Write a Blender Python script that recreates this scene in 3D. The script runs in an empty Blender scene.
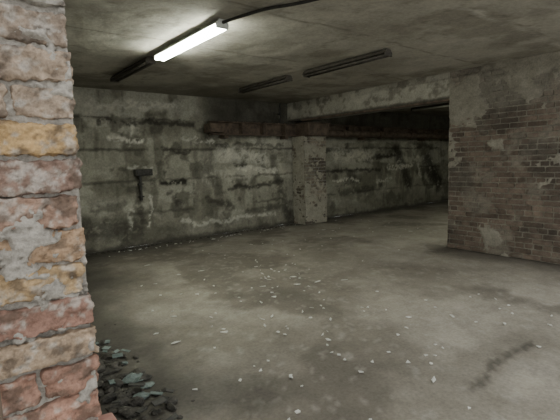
import bpy, bmesh, math, random
import numpy as np
from mathutils import Vector, Matrix
random.seed(7); rng=np.random.RandomState(7)
CE=2.82
# ---------------------------------------------------------------- helpers
def _h(ix,iy,iz,s):
    n=(ix*374761393+iy*668265263+iz*2147483647+s*974634777)&0xffffffff
    n=((n^(n>>13))*1274126177)&0xffffffff
    n=(n^(n>>16))&0xffffffff
    return n/4294967295.0
def vn(P,sc,seed=0):
    Q=np.asarray(P,float)*sc; I=np.floor(Q).astype(np.int64); f=Q-I; f=f*f*(3-2*f)
    r=0
    for dx in (0,1):
        for dy in (0,1):
            for dz in (0,1):
                w=(f[:,0] if dx else 1-f[:,0])*(f[:,1] if dy else 1-f[:,1])*(f[:,2] if dz else 1-f[:,2])
                r=r+w*_h(I[:,0]+dx,I[:,1]+dy,I[:,2]+dz,seed)
    return r
def fbm(P,sc,seed=0,o=4):
    a=.5;t=0;r=0
    for i in range(o):
        r=r+a*vn(P,sc*2**i,seed+i*17); t+=a; a*=.55
    return r/t
def ss(a,b,x):
    t=np.clip((x-a)/(b-a),0,1); return t*t*(3-2*t)
def mix(c,d,m):
    return c*(1-m[:,None])+np.asarray(d,float)[None,:]*m[:,None]
def mesh_np(name,V,Fc,C=None,mat=None,smooth=True):
    me=bpy.data.meshes.new(name)
    V=np.asarray(V,np.float32);Fc=np.asarray(Fc,np.int32)
    me.vertices.add(len(V));me.vertices.foreach_set('co',V.ravel())
    me.loops.add(Fc.size);me.loops.foreach_set('vertex_index',Fc.ravel())
    me.polygons.add(len(Fc));me.polygons.foreach_set('loop_start',np.arange(0,Fc.size,4,dtype=np.int32))
    me.polygons.foreach_set('use_smooth',np.full(len(Fc),smooth,dtype=bool))
    me.update(calc_edges=True)
    if C is not None:
        a=me.color_attributes.new('Col','FLOAT_COLOR','POINT')
        c4=np.ones((len(V),4),np.float32);c4[:,:3]=np.clip(C,0,1);a.data.foreach_set('color',c4.ravel())
    ob=bpy.data.objects.new(name,me);bpy.context.collection.objects.link(ob)
    if mat: me.materials.append(mat)
    return ob
def grid(name,O,U,W,lu,lw,res,fn,mat,bounds=None):
    O=np.array(O,float);U=np.array(U,float);W=np.array(W,float);N=np.cross(U,W)
    nu=max(2,int(lu/res)+1);nw=max(2,int(lw/res)+1)
    u,w=np.meshgrid(np.linspace(0,lu,nu),np.linspace(0,lw,nw),indexing='ij');u=u.ravel();w=w.ravel()
    P=O+u[:,None]*U+w[:,None]*W
    d,C=fn(P,u,w)
    P=P+d[:,None]*N
    i=np.arange(nu*nw).reshape(nu,nw)
    Fc=np.stack([i[:-1,:-1].ravel(),i[1:,:-1].ravel(),i[1:,1:].ravel(),i[:-1,1:].ravel()],1)
    return mesh_np(name,P,Fc,C,mat)
def parent(p,*ch):
    for c in ch: c.parent=p
def box(bm,c,s,bev=0.0,rot=None):
    r=bmesh.ops.create_cube(bm,size=1)
    M=Matrix.Translation(c)@(rot or Matrix.Identity(4))@Matrix.Diagonal((*s,1))
    bmesh.ops.transform(bm,matrix=M,verts=r['verts'])
    if bev>0:
        es=list({e for v in r['verts'] for e in v.link_edges})
        bmesh.ops.bevel(bm,geom=es,offset=bev,segments=2,affect='EDGES',profile=.5)
def cyl(bm,a,b,r,seg=16,r2=None):
    a=Vector(a);b=Vector(b);d=b-a
    q=d.to_track_quat('Z','Y').to_matrix().to_4x4()
    bmesh.ops.create_cone(bm,cap_ends=True,segments=seg,radius1=r,radius2=r if r2 is None else r2,depth=d.length,matrix=Matrix.Translation((a+b)/2)@q)
def bmobj(name,bm,mat,smooth=False):
    me=bpy.data.meshes.new(name);bm.to_mesh(me);bm.free();me.materials.append(mat)
    if smooth:
        for p in me.polygons:p.use_smooth=True
    ob=bpy.data.objects.new(name,me);bpy.context.collection.objects.link(ob);return ob
# ---------------------------------------------------------------- materials
def mat_col(name,rough=.9,fs=40,amt=.35,bump=.3,dist=.01,spec=.3,fs2=6):
    m=bpy.data.materials.new(name);m.use_nodes=True;nt=m.node_tree;N=nt.nodes;L=nt.links
    b=N['Principled BSDF'];b.inputs['Roughness'].default_value=rough;b.inputs['Specular IOR Level'].default_value=spec
    at=N.new('ShaderNodeAttribute');at.attribute_name='Col'
    tc=N.new('ShaderNodeTexCoord')
    n=N.new('ShaderNodeTexNoise');n.inputs['Scale'].default_value=fs;n.inputs['Detail'].default_value=6;n.inputs['Roughness'].default_value=.65
    n2=N.new('ShaderNodeTexNoise');n2.inputs['Scale'].default_value=fs2;n2.inputs['Detail'].default_value=8;n2.inputs['Roughness'].default_value=.7
    L.new(tc.outputs['Object'],n.inputs['Vector']);L.new(tc.outputs['Object'],n2.inputs['Vector'])
    ad=N.new('ShaderNodeMath');ad.operation='ADD';L.new(n.outputs['Fac'],ad.inputs[0]);L.new(n2.outputs['Fac'],ad.inputs[1])
    mr=N.new('ShaderNodeMapRange');mr.inputs['From Min'].default_value=.7;mr.inputs['From Max'].default_value=1.3
    mr.inputs['To Min'].default_value=1-amt;mr.inputs['To Max'].default_value=1+amt
    L.new(ad.outputs[0],mr.inputs['Value'])
    mu=N.new('ShaderNodeVectorMath');mu.operation='SCALE';L.new(at.outputs['Color'],mu.inputs[0]);L.new(mr.outputs[0],mu.inputs['Scale'])
    L.new(mu.outputs[0],b.inputs['Base Color'])
    bp=N.new('ShaderNodeBump');bp.inputs['Strength'].default_value=bump;bp.inputs['Distance'].default_value=dist
    L.new(ad.outputs[0],bp.inputs['Height']);L.new(bp.outputs[0],b.inputs['Normal'])
    return m
def mat_noise(name,c1,c2,rough=.8,scale=8,metal=0,bump=.2):
    m=bpy.data.materials.new(name);m.use_nodes=True;nt=m.node_tree;N=nt.nodes;L=nt.links
    b=N['Principled BSDF'];b.inputs['Roughness'].default_value=rough;b.inputs['Metallic'].default_value=metal
    tc=N.new('ShaderNodeTexCoord');n=N.new('ShaderNodeTexNoise');n.inputs['Scale'].default_value=scale;n.inputs['Detail'].default_value=8;n.inputs['Roughness'].default_value=.7
    L.new(tc.outputs['Object'],n.inputs['Vector'])
    r=N.new('ShaderNodeValToRGB');r.color_ramp.elements[0].position=.38;r.color_ramp.elements[1].position=.62
    r.color_ramp.elements[0].color=(*c1,1);r.color_ramp.elements[1].color=(*c2,1)
    L.new(n.outputs['Fac'],r.inputs[0]);L.new(r.outputs[0],b.inputs['Base Color'])
    bp=N.new('ShaderNodeBump');bp.inputs['Strength'].default_value=bump;bp.inputs['Distance'].default_value=.01
    L.new(n.outputs['Fac'],bp.inputs['Height']);L.new(bp.outputs[0],b.inputs['Normal'])
    return m
def mat_emit(name,col,st):
    m=bpy.data.materials.new(name);m.use_nodes=True;b=m.node_tree.nodes['Principled BSDF']
    b.inputs['Base Color'].default_value=(.9,.9,.9,1);b.inputs['Emission Color'].default_value=(*col,1);b.inputs['Emission Strength'].default_value=st
    return m
M_plaster=mat_col('stained_plaster',.92,35,.32,.5,.02,fs2=5)
M_floor=mat_col('dusty_concrete_floor',.75,45,.28,.25,.008,spec=.35,fs2=3)
M_ceil=mat_col('concrete_ceiling',.92,30,.24,.3,.01,fs2=3)
M_brick=mat_col('old_brick',.95,110,.4,.9,.006,fs2=30)
M_brick2=mat_col('grimy_brick',.95,50,.35,.5,.01,fs2=8)
M_rust=mat_noise('rusty_steel',(.07,.053,.04),(.18,.135,.098),.85,7,.0,.4)
M_metal=mat_noise('grimy_lamp_metal',(.045,.04,.032),(.10,.09,.075),.7,9)
M_white=mat_noise('lamp_enamel',(.6,.62,.58),(.75,.77,.72),.4,6)
M_dull=mat_noise('dull_tube_glass',(.55,.56,.5),(.7,.7,.64),.4,6)
M_tube=mat_emit('fluorescent_tube_glow',(.97,1,.86),98)
M_cable=mat_noise('black_rubber',(.02,.02,.02),(.05,.048,.04),.7,20)
M_box=mat_noise('grimy_box_metal',(.035,.035,.03),(.075,.073,.065),.7,12)
M_paper=mat_noise('paper_scrap',(.6,.6,.56),(.85,.85,.8),.9,15)
M_rock=mat_noise('rubble_stone',(.035,.033,.028),(.12,.112,.095),.95,14,0,.6)
M_rockb=mat_noise('rubble_slag',(.11,.15,.14),(.25,.30,.28),.9,14,0,.5)
M_outer=mat_noise('outer_concrete',(.2,.2,.18),(.3,.29,.27),.95,3)
# ---------------------------------------------------------------- back wall
XL,XR,YB,YF=-0.6,14.6,7.7,1.0
def seg_mask(x,z,segs,P,seed,wob=.5):
    m=np.zeros_like(x)
    wx=x+(fbm(P,3,seed)-.5)*.35*wob+(fbm(P,12,seed+9,3)-.5)*.14; wz=z+(fbm(P,3,seed+5)-.5)*.35*wob+(fbm(P,12,seed+3,3)-.5)*.14
    for (x0,z0,x1,z1,r,a) in segs:
        dx,dz=x1-x0,z1-z0;l=max(dx*dx+dz*dz,1e-6)
        t=np.clip(((wx-x0)*dx+(wz-z0)*dz)/l,0,1)
        d=np.hypot(wx-x0-t*dx,(wz-z0-t*dz)*1.0)
        m=np.maximum(m,a*(1-ss(r*.3,r*1.2,d)))
    return m
def back(P,u,w):
    x=P[:,0];z=P[:,2]
    big=fbm(P,.8,1);med=fbm(P,2.5,11);fin=fbm(P,8,21);ff=fbm(P,22,31,3)
    Hh=P*np.array([.5,1,1.4]);hor=fbm(Hh,2.2,46,6)
    S=P*np.array([1,1,.22]);vert=fbm(S,5,41)
    C=np.tile(np.array([.335,.33,.265]),(len(x),1))
    C=mix(C,[.48,.47,.39],ss(.49,.60,hor)*.7)
    C=mix(C,[.17,.165,.128],ss(.51,.63,1-fbm(P,1.8,111,6))*.75)
    C=mix(C,[.13,.125,.098],ss(.54,.68,vert)*.6)
    C=mix(C,[.09,.087,.068],ss(.56,.65,fbm(P,2.8,121,6))*.7)
    band=ss(1.1,1.4,z+(med-.5)*.9)*(1-ss(1.95,2.08,z))
    C=mix(C,[.56,.55,.465],band*ss(.42,.56,fbm(Hh,3.5,146,5))*.6*ss(3.6,5,x))
    topb=ss(2.32,2.36,z)*(1-ss(3.8,4.4,x))
    C=mix(C,[.44,.435,.365],topb*ss(.40,.52,med)*.7)
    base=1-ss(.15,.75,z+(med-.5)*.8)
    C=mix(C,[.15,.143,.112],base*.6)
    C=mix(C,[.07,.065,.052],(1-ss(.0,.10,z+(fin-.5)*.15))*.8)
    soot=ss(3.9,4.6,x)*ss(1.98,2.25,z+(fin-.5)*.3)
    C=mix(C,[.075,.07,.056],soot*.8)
    wz=z+(fin-.5)*.09+(med-.5)*.05; j=np.zeros_like(x)
    for zz,a in ((.6,.55),(1.2,.65),(1.78,.75),(2.34,.95)):
        j=np.maximum(j,a*(1-ss(.004,.04,np.abs(wz-zz)))*ss(.40,.52,fbm(P,2.2,int(zz*50))*.8+ff*.2))
    row=np.clip((z/.59).astype(int),0,4)
    off=np.array([.4,1.5,.9,1.9,.2])[row]
    wxx=x+(fin-.5)*.07
    dv=np.abs(((wxx-off+1.2)%2.4)-1.2)
    j=np.maximum(j,.5*(1-ss(.004,.03,dv))*ss(.4,.55,ff))
    C=mix(C,[.05,.047,.037],j*.9)
    dark=[(3.25,1.15,3.75,1.12,.07,1),(3.3,1.75,3.8,1.72,.05,.7),(2.78,1.3,2.80,.4,.07,.6),
          (4.7,.95,6.2,1.0,.06,.8),(5.2,.4,6.3,.5,.1,.6),(4.2,.75,4.7,.6,.08,.7),(2.2,2.25,4.0,2.28,.06,.8),(2.0,.75,2.5,.8,.08,.5),
          (4.5,1.85,6.2,1.88,.05,.6),(4.2,1.5,4.5,.9,.12,.5),(7.5,1.75,8.6,1.7,.06,.7),
          (7.9,1.2,9.8,1.15,.07,.7),(8.2,.6,9.5,.7,.12,.6),(10.6,1.75,11.2,.7,.25,.8),(12.2,1.4,12.9,.6,.3,.8),(9.6,1.55,10.8,1.6,.08,.8),
          (5.9,1.6,6.35,.2,.15,.6),(11.5,1.9,12.5,1.85,.1,.6),(1.6,.5,2.6,.3,.25,.6),(3.4,.9,3.6,.7,.06,.7),(4.9,1.45,5.2,1.4,.05,.8),
          (4.3,2.05,4.35,1.2,.08,.5),(5.6,2.05,5.65,1.3,.07,.5)]
    C=mix(C,[.04,.037,.03],seg_mask(x,z,dark,P,71)*ss(.34,.46,ff*.4+fin*.6))
    white=[(2.35,1.98,2.9,1.93,.06,1),(2.66,1.9,2.7,2.2,.03,.9),(3.0,.9,2.95,.3,.04,.9),(2.55,.75,2.6,.3,.04,.7),(2.62,1.45,3.08,1.47,.03,.6),(3.6,.35,3.9,.3,.05,.6),
           (4.6,1.7,5.7,1.6,.2,.6),(5.0,1.35,6.0,1.3,.08,.8),(8.0,1.6,9.4,1.55,.22,.7),(7.9,.95,8.9,.9,.06,.9),(10.2,1.2,11.4,1.25,.08,.8),(11.7,1.5,11.8,.9,.1,.6),
           (3.7,2.05,4.4,1.95,.05,.7),(9.7,.85,10.4,.9,.06,.8),(3.9,.25,6.0,.3,.05,.6),(2.0,2.55,3.6,2.6,.08,.5)]
    C=mix(C,[.70,.69,.6],seg_mask(x,z,white,P,91)*ss(.40,.52,ff*.6+fin*.4))
    d=(fin-.5)*.03+(med-.5)*.04-j*.02
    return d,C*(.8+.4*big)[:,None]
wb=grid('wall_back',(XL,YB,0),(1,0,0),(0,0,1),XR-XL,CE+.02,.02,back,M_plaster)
# ---------------------------------------------------------------- floor
def floorf(P,u,w):
    x=P[:,0];y=P[:,1]
    big=fbm(P,.5,3);med=fbm(P,1.6,13);fin=fbm(P,6,23)
    C=np.tile(np.array([.31,.285,.235]),(len(x),1))
    C=mix(C,[.42,.39,.33],ss(.42,.62,med*.7+fin*.3)*.75)
    C=mix(C,[.17,.153,.125],ss(.48,.64,1-big)*.7)
    C=mix(C,[.20,.18,.148],ss(.55,.75,fin)*.35)
    C=mix(C,[.125,.112,.09],ss(.54,.66,fbm(P,1.1,133,6))*.6)
    C=mix(C,[.44,.42,.37],ss(.64,.72,fbm(P,14,143,3))*.4)
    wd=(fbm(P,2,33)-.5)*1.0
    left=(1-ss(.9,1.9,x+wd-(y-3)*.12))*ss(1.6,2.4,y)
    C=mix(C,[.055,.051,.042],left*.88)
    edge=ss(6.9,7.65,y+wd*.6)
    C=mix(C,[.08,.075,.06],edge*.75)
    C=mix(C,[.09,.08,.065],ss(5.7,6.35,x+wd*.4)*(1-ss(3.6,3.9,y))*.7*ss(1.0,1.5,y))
    damp=np.abs(y-1.30+(fbm(P,2,45)-.5)*.4)
    C=mix(C,[.17,.155,.125],(1-ss(.1,.35,damp))*ss(2.2,2.7,x)*(1-ss(3.6,4.2,x))*.5)
    dd=np.abs((y-1.30)+(fbm(P,4,43)-.5)*.22+(fbm(P,15,44,3)-.5)*.10)
    C=mix(C,[.085,.075,.062],(1-ss(.005,.055,dd))*ss(2.4,2.7,x)*(1-ss(3.6,3.9,x))*ss(.35,.6,fin)*.85)
    d=(med-.5)*.012+(fin-.5)*.006
    return np.minimum(d-.008,0),C
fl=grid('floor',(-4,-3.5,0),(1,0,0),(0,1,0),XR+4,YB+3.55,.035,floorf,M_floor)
# ---------------------------------------------------------------- ceiling
def ceilf(P,u,w):
    x=P[:,0];y=P[:,1]
    big=fbm(P,.6,5);med=fbm(P,2,15);fin=fbm(P,7,25)
    C=np.tile(np.array([.43,.415,.355]),(len(x),1))
    C=mix(C,[.31,.295,.245],ss(.46,.64,med)*.65)
    C=mix(C,[.53,.515,.45],ss(.5,.64,big)*.5)
    C=mix(C,[.21,.195,.155],ss(.55,.65,fbm(P,1.8,115,6))*.5)
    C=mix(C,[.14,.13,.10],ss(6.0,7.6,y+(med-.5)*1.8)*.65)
    wy=y+(fin-.5)*.10+(med-.5)*.12;j=np.zeros_like(x)
    for k,yy in enumerate((1.95,3.1,4.45,6.0)):
        j=np.maximum(j,(1-ss(.004,.03,np.abs(wy-yy)))*.55*ss(.40,.52,fbm(P,1.4,151+k)))
    cr=np.abs(fbm(P,.9,161,5)-.5); j=np.maximum(j,(1-ss(.002,.008,cr))*.4)
    C=mix(C,[.13,.12,.09],j)
    lt=(1-ss(.01,.05,np.abs(wy-2.05)))*.6*ss(.45,.55,med)
    C=mix(C,[.66,.65,.58],lt)
    return -(fin-.5)*.012-(med-.5)*.02-j*.006,C
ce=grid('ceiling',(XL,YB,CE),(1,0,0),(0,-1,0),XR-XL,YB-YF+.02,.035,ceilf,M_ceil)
def slab(name,c,s,mat):
    bm=bmesh.new();box(bm,c,s,.01);return bmobj(name,bm,mat)
cs=slab('ceiling_slab',((XL+XR)/2,(YB+YF)/2,CE+.16),(XR-XL,YB-YF,.25),M_outer);cs.parent=ce
# ---------------------------------------------------------------- brick walls
def box_grid(n):
    V=[];Fq=[];b=0
    for ax in range(3):
        for sg in (-1,1):
            a1,a2=(ax+1)%3,(ax+2)%3
            n1,n2=n[a1],n[a2]
            g1,g2=np.meshgrid(np.linspace(-.5,.5,n1+1),np.linspace(-.5,.5,n2+1),indexing='ij')
            v=np.zeros((g1.size,3));v[:,ax]=.5*sg;v[:,a1]=g1.ravel();v[:,a2]=g2.ravel()
            i=np.arange(g1.size).reshape(n1+1,n2+1)+b
            q=np.stack([i[:-1,:-1].ravel(),i[1:,:-1].ravel(),i[1:,1:].ravel(),i[:-1,1:].ravel()],1)
            if sg<0:q=q[:,::-1]
            V.append(v);Fq.append(q);b+=g1.size
    return np.concatenate(V),np.concatenate(Fq)
def brick_wall(name,O,U,L,H,pitch,blen,depth,colf,plaster,mortar_col,mat,res,hi=None,ragged=0.0,rough=.006,whitef=None,z0=0.0,rr=.008,gap=(.008,.016),mL=None,endf=None,seed=1):
    random.seed(seed)
    O=np.array(O,float);U=np.array(U,float);Zv=np.array([0,0,1.]);N=np.cross(U,Zv)
    Vs=[];Fs=[];Cs=[];b=0
    nc=int(math.ceil(H/pitch))
    for k in range(nc):
        stretch=(k%3!=2) if not ragged else (k%4!=1)
        l=blen if stretch else blen/2
        x=L+(random.uniform(-.7,.3)*ragged)
        if endf: x+=endf(k)
        first=True
        firstlen=l*.5 if (not ragged and k%2) else l
        i=0
        while x>0.02:
            ll=(firstlen if first else l)*random.uniform(.94,1.04);first=False
            ll=min(ll,x)
            sx=max(ll-random.uniform(*gap),.03);sz=pitch-random.uniform(*gap);sy=depth
            cx=x-ll/2;cz=(k+.5)*pitch
            if cz+sz/2>H: sz=max(.02,(H-(cz-sz/2)));cz=H-sz/2
            fine=hi(cx,cz) if hi else False
            rs=res*.16 if fine else res
            n=(max(4,int(sx/rs)),4 if not fine else 12,max(2,int(sz/rs)))
            v,q=box_grid(n)
            s=np.array([sx,sy,sz]);r=min(rr,sz*.3)
            p=v*s;inn=np.clip(p,-(s/2-r),(s/2-r));dd=p-inn;ln=np.linalg.norm(dd,axis=1,keepdims=True)
            nn=np.where(ln>1e-9,dd/np.maximum(ln,1e-9),0)
            p=inn+nn*r
            push=random.uniform(-.006,.006);tilt=random.uniform(-.02,.02)
            W=O+(cx+p[:,0])[:,None]*U+(p[:,1]-depth/2+push)[:,None]*N+(cz+p[:,2]+tilt*p[:,0]+z0)[:,None]*Zv
            nz=(fbm(W,22,k*3+i,3)-.5);nz2=(fbm(W,75,5,4)-.5)
            W=W+(nn@np.array([U,N,Zv]))*((nz*rough*1.6+nz2*rough*1.6)[:,None])
            c=np.tile(np.array(colf(k,i,random.random())),(len(W),1))
            c=c*(.7+.6*fbm(W,25,9,3))[:,None]
            if whitef is not None: c=whitef(W,c,nz2,k)
            Vs.append(W);Fs.append(q+b);Cs.append(c);b+=len(W)
            x-=ll;i+=1
    ob=mesh_np(name,np.concatenate(Vs),np.concatenate(Fs),np.concatenate(Cs),mat)
    def mf(P,u,w):
        m=plaster(P,u,w)
        C=np.tile(np.array(mortar_col),(len(u),1))
        C=C*(.6+.8*fbm(P,9,77))[:,None]
        C=mix(C,np.array(mortar_col)*1.3,m*.6)
        d=-.013+m*.020+(fbm(P,20,88)-.5)*.010*(.6+m)+(fbm(P,70,89,3)-.5)*.007
        return d,C
    gr=grid(name+'_mortar',O+Zv*z0,U,Zv,mL or L,H,res if not hi else .005,mf,mat)
    return ob,gr
# --- doorway jamb (front wall, left of the opening)
jc={24:(.36,.34,.30),23:(.34,.27,.21),22:(.37,.29,.22),21:(.43,.34,.26),20:(.50,.34,.17),19:(.31,.21,.165),18:(.41,.27,.20),17:(.45,.31,.20),
    16:(.48,.34,.19),15:(.32,.19,.145),14:(.45,.34,.24),13:(.36,.215,.16),12:(.39,.23,.17),11:(.37,.2,.15)}
def jcol(k,i,r):
    c=jc.get(k,(.36+.1*r,.26+.08*r,.19+.05*r)); s=.88+.2*r
    return [q*s for q in c]
def jwhite(W,c,nz2,k):
    m=ss(.50,.63,fbm(W,14,201)*.45+fbm(W,60,202,4)*.55)
    c=mix(c,[.53,.495,.44],m*.65)
    dk=ss(.53,.64,fbm(W,30,203,4))
    return mix(c,[.11,.085,.065],dk*.65)
JX=.246
def jpl(P,u,w): return ss(.55,.66,fbm(P,8,301)*.55+fbm(P,35,302,4)*.45)
jb,jm=brick_wall('wall_front_bricks',(-1.4,YF,0),(1,0,0),1.4+JX,CE,.076,.25,.11,jcol,jpl,(.36,.335,.295),M_brick,.02,
    hi=lambda cx,cz:(cx>1.1 and .7<cz<2.05),ragged=.024,rough=.012,whitef=jwhite,rr=.006,gap=(.008,.016),mL=1.4+JX-.014,seed=5)
bm=bmesh.new();box(bm,(-1.4+(1.4+JX-.05)/2,YF+.21,CE/2),(1.4+JX-.05,.34,CE),.02);wf=bmobj('wall_front',bm,M_outer)
parent(wf,jb,jm)
# --- right wall
RX=6.4;RY=3.65
def rcol(k,i,r):
    s=.6+.65*r
    return [.165*s,.128*s,.10*s]
def rwhite(W,c,nz2,k):
    m=ss(.51,.61,fbm(W,2.5,211)*.6+fbm(W,14,212,3)*.4)
    c=mix(c,[.24,.22,.18],m*.65)
    dk=ss(.47,.57,fbm(W,1.4,216,6))
    c=mix(c,[.06,.052,.043],dk*.65)
    up=ss(2.05,2.4,W[:,2]+(fbm(W,4,213)-.5)*.5)
    return mix(c,[.36,.34,.285],up*.45)
def rpl(P,u,w):
    z=P[:,2];y=P[:,1]
    return ss(.585,.63,fbm(P,2.4,311,6)+.17*ss(1.9,2.3,z)-.02+.03*ss(3.3,3.6,y))
rb,rm=brick_wall('wall_right_bricks',(RX,RY,0),(0,-1,0),RY-YF,CE,.078,.25,.11,rcol,rpl,(.235,.22,.18),M_brick2,.025,rough=.006,whitef=rwhite,seed=2)
bm=bmesh.new();box(bm,(RX+.27,(RY+YF)/2,CE/2),(.48,RY-YF-.02,CE),.02);wr=bmobj('wall_right',bm,M_outer);parent(wr,rb,rm)
# --- header over the wide opening
def hf(P,u,w):
    z=P[:,2];med=fbm(P,2.5,51);fin=fbm(P,9,52)
    C=np.tile(np.array([.42,.405,.34]),(len(z),1))
    C=mix(C,[.16,.15,.12],ss(.5,.6,fin)*.65)
    C=mix(C,[.57,.56,.48],ss(.52,.64,med)*.5)
    C=mix(C,[.08,.075,.06],(1-ss(2.42,2.47,z+(fin-.5)*.06))*.9)
    return (fin-.5)*.02,C
bm=bmesh.new();box(bm,(RX+.29,(RY+YB)/2,(2.42+CE)/2),(.5,YB-RY,CE-2.42),.015);wh=bmobj('wall_header',bm,M_outer)
hg=grid('header_plaster',(RX,YB,2.41),(0,-1,0),(0,0,1),YB-RY,CE-2.41,.02,hf,M_plaster);hg.parent=wh
bm=bmesh.new();box(bm,(RX+.03,(RY+YB-.5)/2,2.395),(.10,YB-.5-RY,.035),.006)
li=bmobj('lintel_angle',bm,M_rust);li.parent=wh
# --- brick pier against the back wall
PX0,PX1,PY0=6.5,7.2,7.25;PH=2.05
def pcol(k,i,r):
    s=.75+.5*r
    return [.22*s,.19*s,.15*s]
def ppl(P,u,w): return ss(.36,.46,fbm(P,3.5,321)*.6+fbm(P,12,322)*.4)
def ppl2(P,u,w): return ss(.44,.52,fbm(P,3.5,331)*.6+fbm(P,12,332)*.4)
p1,p1m=brick_wall('pier_side',(PX0,YB-.03,0),(0,-1,0),YB-.03-PY0,PH,.078,.25,.11,pcol,ppl,(.36,.345,.285),M_brick2,.025,rough=.006,whitef=rwhite,seed=3)
p2,p2m=brick_wall('pier_face',(PX0,PY0,0),(1,0,0),PX1-PX0,PH,.078,.25,.11,pcol,ppl2,(.30,.285,.235),M_brick2,.025,rough=.006,whitef=rwhite,seed=4)
bm=bmesh.new();box(bm,((PX0+PX1)/2+.01,(PY0+YB)/2-.01,PH/2),(PX1-PX0-.03,YB-PY0-.04,PH),.01);pier=bmobj('brick_pier',bm,M_outer);parent(pier,p1,p1m,p2,p2m)
# --- rest of the shell
def plainf(P,u,w):
    med=fbm(P,2,61);fin=fbm(P,8,62);C=np.tile(np.array([.36,.35,.29]),(len(u),1));C=mix(C,[.15,.14,.115],ss(.5,.65,med)*.6);return (fin-.5)*.02,C
wl=grid('wall_left',(XL,YF,0),(0,1,0),(0,0,1),YB-YF,CE,.06,plainf,M_plaster)
wr2=grid('wall_far_right',(XR,YB,0),(0,-1,0),(0,0,1),YB-YF,CE,.06,plainf,M_plaster)
wf2=grid('wall_front_far_room',(XR,YF+.05,0),(-1,0,0),(0,0,1),XR-RX-.5,CE,.06,plainf,M_plaster)
slab('wall_back_core',((XL+XR)/2,YB+.22,CE/2),(XR-XL,.3,CE),M_outer).parent=wb
# ---------------------------------------------------------------- steel beam on the back wall
random.seed(11)
bm=bmesh.new()
def ibeam(bm,x0,x1,y,z0,z1,wd=.16,t=.02):
    box(bm,((x0+x1)/2,y,z0+t/2),(x1-x0,wd,t),.003)
    box(bm,((x0+x1)/2,y,z1-t/2),(x1-x0,wd,t),.003)
    box(bm,((x0+x1)/2,y+.02,(z0+z1)/2),(x1-x0,t,z1-z0-t*2),0)
ibeam(bm,4.25,6.75,7.52,2.06,2.33)
ibeam(bm,6.95,XR-.05,7.50,2.06,2.36)
box(bm,(4.33,7.5,2.19),(.34,.28,.17),.01)
for x in (4.95,5.5,6.1): box(bm,(x,7.46,2.195),(.05,.15,.23),.006)
box(bm,(6.85,7.32,2.20),(.66,.42,.28),.02)
box(bm,(6.85,7.32,2.345),(.72,.46,.02),.004);box(bm,(6.85,7.32,2.065),(.72,.46,.02),.004)
for x in (8.2,9.6,11.0,12.4): box(bm,(x,7.44,2.2),(.05,.12,.25),.006)
cyl(bm,(7.2,7.33,2.14),(XR-.1,7.33,2.14),.075,16)
for x in (7.9,9.3,10.7,12.1,13.4): cyl(bm,(x-.04,7.33,2.14),(x+.04,7.33,2.14),.105,16)
for x in (4.6,6.2,8.9,11.7,13.9): box(bm,(x,7.6,2.03),(.10,.2,.07),.006)
for i in range(14):
    x=4.5+i*.18
    cyl(bm,(x,7.46,2.325),(x,7.46,2.345),.014,8)
bmobj('steel_beam',bm,M_rust)
# ---------------------------------------------------------------- wall conduit + switch box
bm=bmesh.new()
box(bm,(2.86,7.62,1.36),(.32,.12,.12),.012)
box(bm,(2.86,7.555,1.36),(.26,.02,.08),.005)
cyl(bm,(2.80,7.63,0.85),(2.80,7.63,1.31),.026,12)
for z in (.92,1.15): box(bm,(2.80,7.63,z),(.09,.08,.025),.004)
bmobj('junction_box',bm,M_box)
bm=bmesh.new();cyl(bm,(6.1,7.6,2.36),(6.1,7.6,2.8),.014,10);box(bm,(6.1,7.62,2.56),(.07,.07,.03),.004);bmobj('drop_conduit',bm,M_cable)
# ---------------------------------------------------------------- lamps
def lamp(x,y0,y1,z,lit):
    bm=bmesh.new()
    prof=[(-.035,.0),(-.07,-.045),(.07,-.045),(.035,.0)]
    vs=[[bm.verts.new((x+a,yy,z+b)) for a,b in prof] for yy in (y0,y1)]
    for i in range(4): bm.faces.new((vs[0][i],vs[0][(i+1)%4],vs[1][(i+1)%4],vs[1][i]))
    bm.faces.new(vs[0][::-1]);bm.faces.new(vs[1])
    for yy in (y0+.01,y1-.01): box(bm,(x,yy,z-.06),(.13,.022,.045),.004)
    for yy in (y0+.25,y1-.25): cyl(bm,(x,yy,z-.005),(x,yy,CE+.01),.012,8)
    bmesh.ops.recalc_face_normals(bm,faces=bm.faces)
    body=bmobj('housing',bm,M_white if lit==1 else M_metal)
    bm=bmesh.new()
    for dx in (-.038,.038): cyl(bm,(x+dx,y0+.03,z-.068),(x+dx,y1-.03,z-.068),.019 if lit else .014,14)
    tb=bmobj('tubes',bm,(M_tube if lit==1 else M_dull) if lit else M_metal,True)
    e=bpy.data.objects.new('fluorescent_ceiling_lamp',None);bpy.context.collection.objects.link(e);parent(e,body,tb)
ZL=CE-.012
lamp(2.13,3.46,4.92,ZL,1)
lamp(2.10,5.1,6.5,ZL,0)
lamp(4.3,5.1,6.45,ZL,0)
lamp(4.35,3.28,4.78,ZL,0)
lamp(9.9,5.3,6.7,ZL,2)
lamp(9.0,2.2,3.7,ZL,1)  # added lamp, out of view behind the right wall, to brighten the far room
# ceiling cable
cu=bpy.data.curves.new('ceiling_cable','CURVE');cu.dimensions='3D';cu.bevel_depth=.014
sp=cu.splines.new('NURBS')
pts=[(2.13,3.48,2.78),(2.2,3.25,2.79),(2.3,3.0,2.805),(2.42,2.75,2.79),(2.55,2.5,2.805),(2.8,2.2,2.795),(3.1,1.7,2.8)]
sp.points.add(len(pts)-1)
for q,p_ in zip(sp.points,pts): q.co=(*p_,1)
sp.use_endpoint_u=True;sp.order_u=3
o=bpy.data.objects.new('ceiling_cable',cu);bpy.context.collection.objects.link(o);cu.materials.append(M_cable)
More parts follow.
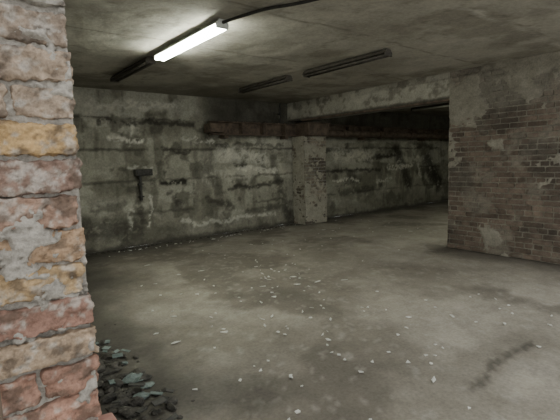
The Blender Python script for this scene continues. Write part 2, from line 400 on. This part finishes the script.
# ---------------------------------------------------------------- scraps on the floor
bm=bmesh.new()
def scrap(x,y,l=None):
    l=l or random.choice([.015,.02,.025,.03,.045,.07]);wd=random.uniform(.012,.022)
    a=random.uniform(0,3.14);ca,sa=math.cos(a),math.sin(a);n=random.choice([3,4,5]);z=.004+random.uniform(0,.01)
    top=[];bot=[]
    for k in range(n):
        t=2*math.pi*(k+random.uniform(-.25,.25))/n
        px,py=l*.65*math.cos(t),wd*.75*math.sin(t)
        X,Y=x+px*ca-py*sa,y+px*sa+py*ca
        zz=z*(.5+random.random())
        top.append(bm.verts.new((X,Y,zz+.002)));bot.append(bm.verts.new((X,Y,zz-.004)))
    bm.faces.new(top);bm.faces.new(bot[::-1])
    for k in range(n): bm.faces.new((bot[k],bot[(k+1)%n],top[(k+1)%n],top[k]))
for i in range(110):
    t=random.random();scrap(random.gauss(1.9+1.2*t,.6),random.gauss(2.2+2.2*t,.9))
for i in range(50): scrap(random.uniform(2.0,6.3),7.4-abs(random.gauss(0,.12)))
for i in range(45): scrap(random.uniform(3,8),random.uniform(4,7.2))
for i in range(22): scrap(random.uniform(2.0,4.5),random.uniform(1.2,2.4))
bmobj('paper_scraps',bm,M_paper)
# ---------------------------------------------------------------- rubble
def rocks(name,lst,mat):
    bm=bmesh.new()
    for (x,y,r) in lst:
        g=bmesh.ops.create_icosphere(bm,subdivisions=2,radius=r)
        s=(random.uniform(.7,1.4),random.uniform(.5,1.1),random.uniform(.3,.6));rz=random.uniform(0,6)
        sd=random.randint(0,99)
        co=np.array([v.co for v in g['verts']]);nn=fbm(co+sd,1.2/r,sd,3)
        M=Matrix.Rotation(rz,4,'Z')@Matrix.Diagonal((*s,1))
        for v,k in zip(g['verts'],nn):
            v.co=M@(v.co*(.4+1.2*k)); v.co+=Vector((x,y,r*s[2]*.75-.01))
    return bmobj(name,bm,mat)
L=[(random.gauss(.72,.14),random.gauss(3.1,.6),random.choice([.01,.012,.015,.02,.02,.03,.04,.05])) for _ in range(300)]
rp=rocks('rubble_pile',L,M_rock)
rocks('slag_lumps',[(.90,2.85,.065),(.96,2.72,.04),(.86,2.6,.05),(.94,3.15,.03)],M_rockb).parent=rp
bm=bmesh.new()
for i in range(20):
    box(bm,(random.gauss(.78,.13),random.gauss(3.1,.55),random.uniform(.03,.06)),(random.uniform(.03,.14),random.uniform(.015,.05),.008),0,
        Matrix.Rotation(random.uniform(0,3.1),4,'Z')@Matrix.Rotation(random.uniform(-.5,.5),4,'X'))
bmobj('splinters',bm,M_box).parent=rp
bm=bmesh.new()
for i in range(12):
    box(bm,(random.gauss(.82,.12),random.gauss(3.1,.5),random.uniform(.04,.06)),(random.uniform(.03,.09),random.uniform(.02,.05),.004),0,
        Matrix.Rotation(random.uniform(0,3.1),4,'Z')@Matrix.Rotation(random.uniform(-.4,.4),4,'X'))
bmobj('litter_bits',bm,M_rockb).parent=rp
L=[(random.uniform(1.5,6.3),7.58-abs(random.gauss(0,.05)),random.uniform(.01,.03)) for _ in range(120)]
rocks('loose_rubble',L,M_rock)
# broken brick ledge + hinge pin on the jamb
bm=bmesh.new();box(bm,(.215,.97,.885),(.11,.13,.03),.006,Matrix.Rotation(.08,4,'Y'))
br=bmobj('broken_brick',bm,mat_noise('raw_brick',(.35,.18,.14),(.46,.29,.23),.95,25));br.parent=wf
bm=bmesh.new();cyl(bm,(.035,.97,.95),(.035,.97,1.12),.012,12);cyl(bm,(.04,.985,1.34),(.04,.93,1.35),.018,14);box(bm,(.02,.985,1.34),(.05,.02,.05),.006)
hg_=bmobj('door_hinge',bm,M_rust);hg_.parent=wf
# ---------------------------------------------------------------- world & camera
w=bpy.data.worlds.new('World');bpy.context.scene.world=w;w.use_nodes=True
w.node_tree.nodes['Background'].inputs[0].default_value=(.98,.99,.98,1);w.node_tree.nodes['Background'].inputs[1].default_value=1.4
th=math.radians(38.4);p=math.atan(49/420);ro=math.radians(1.6)
F=Vector((math.sin(th),math.cos(th),0));R=Vector((math.cos(th),-math.sin(th),0));Z=Vector((0,0,1))
fw=F*math.cos(p)-Z*math.sin(p);up=F*math.sin(p)+Z*math.cos(p)
cx=R*math.cos(ro)-up*math.sin(ro);cy=R*math.sin(ro)+up*math.cos(ro)
cam=bpy.data.cameras.new('camera');co=bpy.data.objects.new('camera',cam);bpy.context.collection.objects.link(co)
cam.sensor_width=36;cam.lens=420/560*36;cam.clip_start=.05
M=Matrix((cx,cy,-fw)).transposed().to_4x4();M.translation=(0,0,1.5);co.matrix_world=M
bpy.context.scene.camera=co
